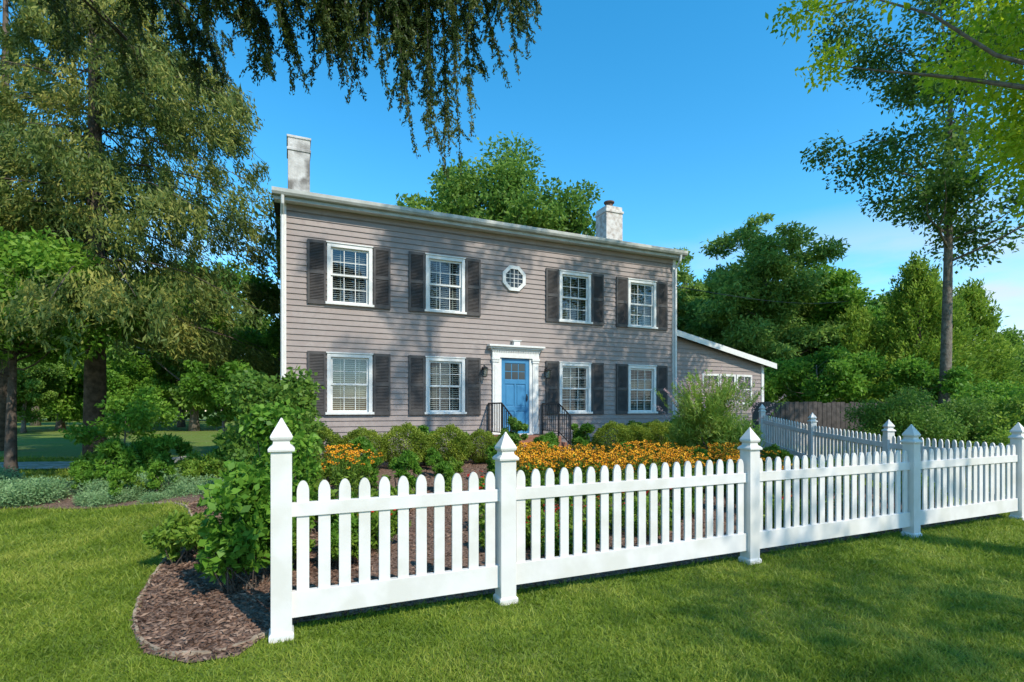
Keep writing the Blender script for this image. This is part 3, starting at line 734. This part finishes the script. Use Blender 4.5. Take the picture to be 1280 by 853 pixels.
# hedges / shrubs right
shrub('hedge_shrub',(9.6,12.8,0),1.5,.93,40,620,.07,L_mid,101,'clipped dark green hedge beyond the picket fence','hedge',ry=1.0,cr=.42)
shrub('hedge_shrub',(11.6,13.6,0),1.4,.92,36,620,.07,L_mid,102,'clipped green hedge beyond the picket fence','hedge',ry=1.0,cr=.42)
shrub('garden_shrub',(12.6,12.2,0),1.3,.95,30,520,.10,L_arb,103,'yellow-green rounded shrub beside the hedge')
shrub('garden_shrub',(14.2,15.0,0),1.6,1.1,34,560,.11,L_green,104,'large leafy green shrub beside the hedge')
shrub('garden_shrub',(10.6,10.6,0),1.0,.50,24,500,.07,L_arb,105,'low yellow-green shrub beyond the picket fence')
for i,(x,y,s_) in enumerate([(16.5,14.5,1.1),(17.5,18,1.3),(20.5,17.5,1.2),(23,20,1.4),(27,23,1.5),(15.0,12.0,.9)]):
    shrub('garden_shrub',(x,y,0),1.3*s_,.85*s_,30,480,.12*s_,(L_arb,L_green)[i%2],110+i,'rounded green garden shrub by the boundary',group='boundary shrubs')

# feathery flowering bush near wing
bb=shrub('flowering_bush',(4.2,11.0,gz(4.2,11.0)),.92,.92,38,440,.15,L_feather,120,'tall feathery green bush with pale pink spikes near the wing',asp=.14,upward=1.1,stems=18,cr=.32)
rng=np.random.default_rng(121); P=[];A=[]; P2=[];A2=[]
for i in range(190):
    x,y=rng.normal(size=2)*.38; y-=.1; z=1.48+.38*rng.random()-.40*(x*x+y*y); L=.22+.24*rng.random(); t=rng.random((46,1))
    q=np.array([[x,y,z]])+np.array([[x*.35,y*.35,L]])*t+rng.normal(size=(46,3))*.014; a=rng.normal(size=(46,3))+[0,0,1]
    (P2 if i%2 else P).append(q); (A2 if i%2 else A).append(a)
leaf_obj('blossoms',np.concatenate(P),.032,.018,np.concatenate(A),L_purple,bb,rng); leaf_obj('leaf_spikes',np.concatenate(P2),.08,.014,np.concatenate(A2),L_feather,bb,rng)

# boxwoods
def boxwood(seed,r=.40,h=.78):
    rng=np.random.default_rng(seed); top=empty('boxwood_shrub',(0,0,0),0,'clipped round yellow-green boxwood along the house','shrub','boxwood shrubs along the house')
    n=15000; d=nrm(rng.normal(size=(n,3))); rr=.80+.22*rng.random(n); lump=1+.06*np.sin(d[:,0]*9+d[:,2]*7)+.05*np.sin(d[:,1]*11+2)
    P=d*(rr*lump)[:,None]*np.array([r,r,h/2]); P[:,2]+=h/2+.02
    sq=1+.12*(np.abs(d[:,2])<.7); P[:,:2]*=sq[:,None]
    A=d+rng.normal(size=(n,3))*.7
    leaf_obj('foliage',P,.030*(.6+.8*rng.random(n)),.018,A,L_box,top,rng)
    mb=MB()
    for i in range(6): mb.tube(bend((0,0,-.05),(rng.normal()*.15,rng.normal()*.15,h*.6),rng),.012,5)
    mb.build('stem',M_bark,top); return top
bx=boxwood(131)
def row(t,s): return (.04+UX*t-UY*s, 14.3+UY*t+UX*s)
bpos=[(-5.2,-2.8,1.08),(-4.4,-2.85,1.02),(-3.57,-2.8,1.10),(-2.66,-2.75,1.05),(-1.9,-2.6,.90),(1.42,-2.7,1.08),(2.1,-2.6,1.0),(2.8,-2.5,1.08),(3.6,-2.0,1.0)]
for i,(t,s_,k) in enumerate(bpos):
    x,y=row(t,s_)
    if i==0: bx.location=(x,y,gz(x,y)); bx.scale=(k,k,k)
    else: dup(bx,(x,y,gz(x,y)),rnd.random()*6,k)

# coneflowers
def flowerplant(seed,mat,label,name,h=.72,nf=42,fs=.034,group=None,center=True):
    rng=np.random.default_rng(seed); top=empty(name,(0,0,0),0,label,'flower',group)
    n=900; d=nrm(rng.normal(size=(n,3))); P=d*(rng.random(n)**.4)[:,None]*np.array([.32,.32,h*.42]); P[:,2]+=h*.45
    leaf_obj('foliage',P,.075*(.6+.7*rng.random(n)),.028,d+rng.normal(size=(n,3))*.7,L_peren,top,rng)
    P=[];A=[];mb=MB(); st=MB(); 
    for i in range(nf):
        x,y=rng.normal(size=2)*.20; z=h*(.80+.30*rng.random())-.25*(x*x+y*y)
        tilt=np.array([rng.normal()*.35,rng.normal()*.35-.55,1.0]); tilt/=np.linalg.norm(tilt)
        a=np.cross(tilt,[1,0,.2]); a/=np.linalg.norm(a); b=np.cross(tilt,a)
        for k in range(9):
            an=k*2*math.pi/9; q=a*math.cos(an)+b*math.sin(an); P.append(np.array([x,y,z])+q*fs*.62); A.append(q)
        if center: mb.tube([(x,y,z-.004),(x+tilt[0]*.012,y+tilt[1]*.012,z+tilt[2]*.012)],[.011,.007],6)
        st.tube([(x*.5,y*.5,0),(x,y,z)],.003,3,cap=False)
    P=np.array(P);A=np.array(A)
    leaf_obj('blossoms',P,fs*1.15,fs*.55,A,mat,top,rng,.0)
    if center: mb.build('flower_centres',L_center,top)['kind']='stuff'
    st.build('stems',M_stem,top)
    return top
fl=[flowerplant(141+i,L_orange,'clump of golden orange coneflowers with dark centres','flower_clump',group='orange flower clumps',nf=(54,36)[i],h=(.70,.62)[i]) for i in range(2)]
pos=[]
r2_=random.Random(5)
for i in range(25): pos.append((r2_.uniform(.1,1.9),r2_.uniform(8.2,10.0)))
for i in range(22): pos.append((r2_.uniform(2.2,4.7),r2_.uniform(8.6,10.4)))
for i in range(5): pos.append((r2_.uniform(-3.5,-2.5),r2_.uniform(7.4,8.8)))
for i,(x,y) in enumerate(pos):
    k=r2_.uniform(.82,1.12)
    if i<2: fl[i].location=(x,y,gz(x,y)); fl[i].scale=(k,k,k)
    else: dup(fl[i%2],(x,y,gz(x,y)),r2_.uniform(-.5,.5),k)
rd=flowerplant(151,L_red,'low plant with small red flowers','red_flower_plant',h=.5,nf=12,fs=.03,group='red flower plants',center=False)
k_=0
while k_<9:
    x,y=r2_.uniform(-1.9,4.5),r2_.uniform(5.0,8.4)
    if (y-4.06)*UX-(x+.05)*UY<.6: continue
    if k_==0: rd.location=(x,y,gz(x,y))
    else: dup(rd,(x,y,gz(x,y)),r2_.random()*6,r2_.uniform(.8,1.2))
    k_+=1
# perennials
pe=[shrub('perennial_plant',(0,0,0),.30,.26,14,150,.085,L_peren,161,'leafy green perennial growing in the mulch bed','plant',group='perennials in the bed',asp=.4,upward=.4),
    shrub('perennial_plant',(0,0,0),.26,.34,14,150,.10,L_shrub,162,'leafy green perennial growing in the mulch bed','plant',group='perennials in the bed',asp=.25,upward=.8)]
cnt=0
while cnt<84:
    x,y=r2_.uniform(-4.2,6.4),r2_.uniform(4.4,12.0)
    if not inpoly(np.array(x),np.array(y),BED): continue
    s_=-UY*(x-.04)+UX*(y-14.3)
    if s_>-2.2 or (y-4.06)*UX-(x+.05)*UY<.55: continue
    if cnt<2: pe[cnt].location=(x,y,gz(x,y))
    else: dup(pe[cnt%2],(x,y,gz(x,y)),r2_.random()*6.28,r2_.uniform(.6,1.15))
    cnt+=1
for i in range(14):
    x,y=r2_.uniform(-8.2,-4.4),r2_.uniform(9.2,11.2)
    dup(pe[i%2],(x,y,gz(x,y)),r2_.random()*6.28,r2_.uniform(.9,1.5))
for i in range(12):
    x,y=r2_.uniform(-10.0,-4.6),r2_.uniform(8.1,9.3)
    dup(pe[i%2],(x,y,gz(x,y)),r2_.random()*6.28,r2_.uniform(.55,.9))
for i,(t,s_,rx,rz,lf,mt) in enumerate([(-.95,-2.2,.35,.55,.07,L_mid),(1.5,-1.2,.35,.45,.08,L_shrub),(-2.9,-1.6,.35,.40,.08,L_shrub),(3.2,-1.2,.4,.4,.08,L_mid),(4.6,-1.2,.45,.5,.08,L_shrub),(-5.4,-1.4,.5,.6,.09,L_mid)]):
    x,y=row(t,s_); shrub('garden_shrub',(x,y,gz(x,y)),rx,rz,18,260,lf,mt,170+i,'small green shrub against the house front',group='foundation shrubs')

# near shrub and tall shrubs beside the first post
shrub('viburnum_shrub',(-2.20,4.30,.0),.35,.54,30,100,.085,L_shrub,181,'leafy green shrub in the mulch bed by the fence post',asp=.6,cr=.15,z0=.06,stems=14)
shrub('viburnum_shrub',(-2.42,5.4,0),.42,.78,30,150,.080,L_shrub,182,'taller leafy green shrub behind the first shrub',asp=.55,cr=.19,stems=12)
shrub('garden_shrub',(-3.35,7.4,0),.60,1.12,32,280,.09,L_mid,183,'tall dark green shrub near the house corner',cr=.26,stems=14)
shrub('garden_shrub',(-5.2,10.4,0),.5,.70,20,260,.09,L_mid,184,'dark green upright shrub in the side bed',cr=.24)
shrub('garden_shrub',(-6.9,9.6,0),.6,.36,20,260,.08,L_shrub,185,'rounded low green shrub in the side bed',cr=.22)
cv=shrub('ground_cover_plant',(0,0,0),.48,.13,18,360,.045,L_cover,191,'low mound of silvery green ground cover','plant',group='silvery ground cover mounds',z0=0,asp=.35,cr=.2,stems=3,upward=.4)
for i in range(30):
    x=-10.4+6.0*((i%10)+r2_.random())/9.5; y=8.0+.55*(i//10)+r2_.uniform(-.1,.35)
    if i==0: cv.location=(x,y,0)
    else: dup(cv,(x,y,0),r2_.random()*6,r2_.uniform(.5,1.2))

# ------------------------------------------------------------------ light
sunv=Vector((.60,-.64,.84)).normalized()
el=math.asin(sunv.z); az=math.atan2(sunv.x,sunv.y)
sl=bpy.data.lights.new('sun','SUN'); sl.energy=5.0; sl.angle=D2R(.5); sl.color=(1,.93,.80)
so=bpy.data.objects.new('sun',sl); COL.objects.link(so); so.rotation_euler=sunv.to_track_quat('Z','Y').to_euler(); so.location=(20,-20,30)
w=bpy.data.worlds.new('World'); scene.world=w; w.use_nodes=True; nt=w.node_tree; N=nt.nodes; L=nt.links
bg=N['Background']; sky=N.new('ShaderNodeTexSky'); sky.sky_type='NISHITA'; sky.sun_disc=False
sky.sun_elevation=el; sky.sun_rotation=az; sky.air_density=.9; sky.dust_density=.1; sky.ozone_density=1.6
hs=N.new('ShaderNodeHueSaturation'); hs.inputs['Saturation'].default_value=1.38; hs.inputs['Hue'].default_value=.485; hs.inputs['Value'].default_value=2.3
L.new(sky.outputs[0],hs.inputs['Color'])
tc=N.new('ShaderNodeTexCoord'); mp=N.new('ShaderNodeMapping'); mp.inputs['Scale'].default_value=(1,1,3.5); L.new(tc.outputs['Generated'],mp.inputs[0])
nz=N.new('ShaderNodeTexNoise'); nz.inputs['Scale'].default_value=3.4; nz.inputs['Detail'].default_value=8; L.new(mp.outputs[0],nz.inputs[0])
cr=N.new('ShaderNodeValToRGB'); cr.color_ramp.elements[0].position=.42; cr.color_ramp.elements[1].position=.62; L.new(nz.outputs[0],cr.inputs[0])
sx=N.new('ShaderNodeSeparateXYZ'); L.new(tc.outputs['Generated'],sx.inputs[0])
mr=N.new('ShaderNodeMapRange'); mr.inputs['From Min'].default_value=.32; mr.inputs['From Max'].default_value=.16; mr.inputs['To Min'].default_value=0; mr.inputs['To Max'].default_value=.95; L.new(sx.outputs['Z'],mr.inputs[0])
mu=N.new('ShaderNodeMath'); mu.operation='MULTIPLY'; L.new(cr.outputs[0],mu.inputs[0]); L.new(mr.outputs[0],mu.inputs[1])
mx=N.new('ShaderNodeMix'); mx.data_type='RGBA'; L.new(mu.outputs[0],mx.inputs[0]); L.new(hs.outputs[0],mx.inputs[6]); mx.inputs[7].default_value=(6.2,6.4,6.6,1)
L.new(mx.outputs[2],bg.inputs[0]); bg.inputs[1].default_value=.135

cam=bpy.data.cameras.new('camera'); co=bpy.data.objects.new('camera',cam); COL.objects.link(co)
co.location=(0,0,1.5); co.rotation_euler=(D2R(90),0,0); cam.sensor_width=36; cam.lens=18.28; cam.shift_y=.0668; cam.clip_end=2000; cam.clip_start=.05
scene.camera=co
scene.view_settings.view_transform='Standard'; scene.view_settings.look='None'; scene.view_settings.exposure=0
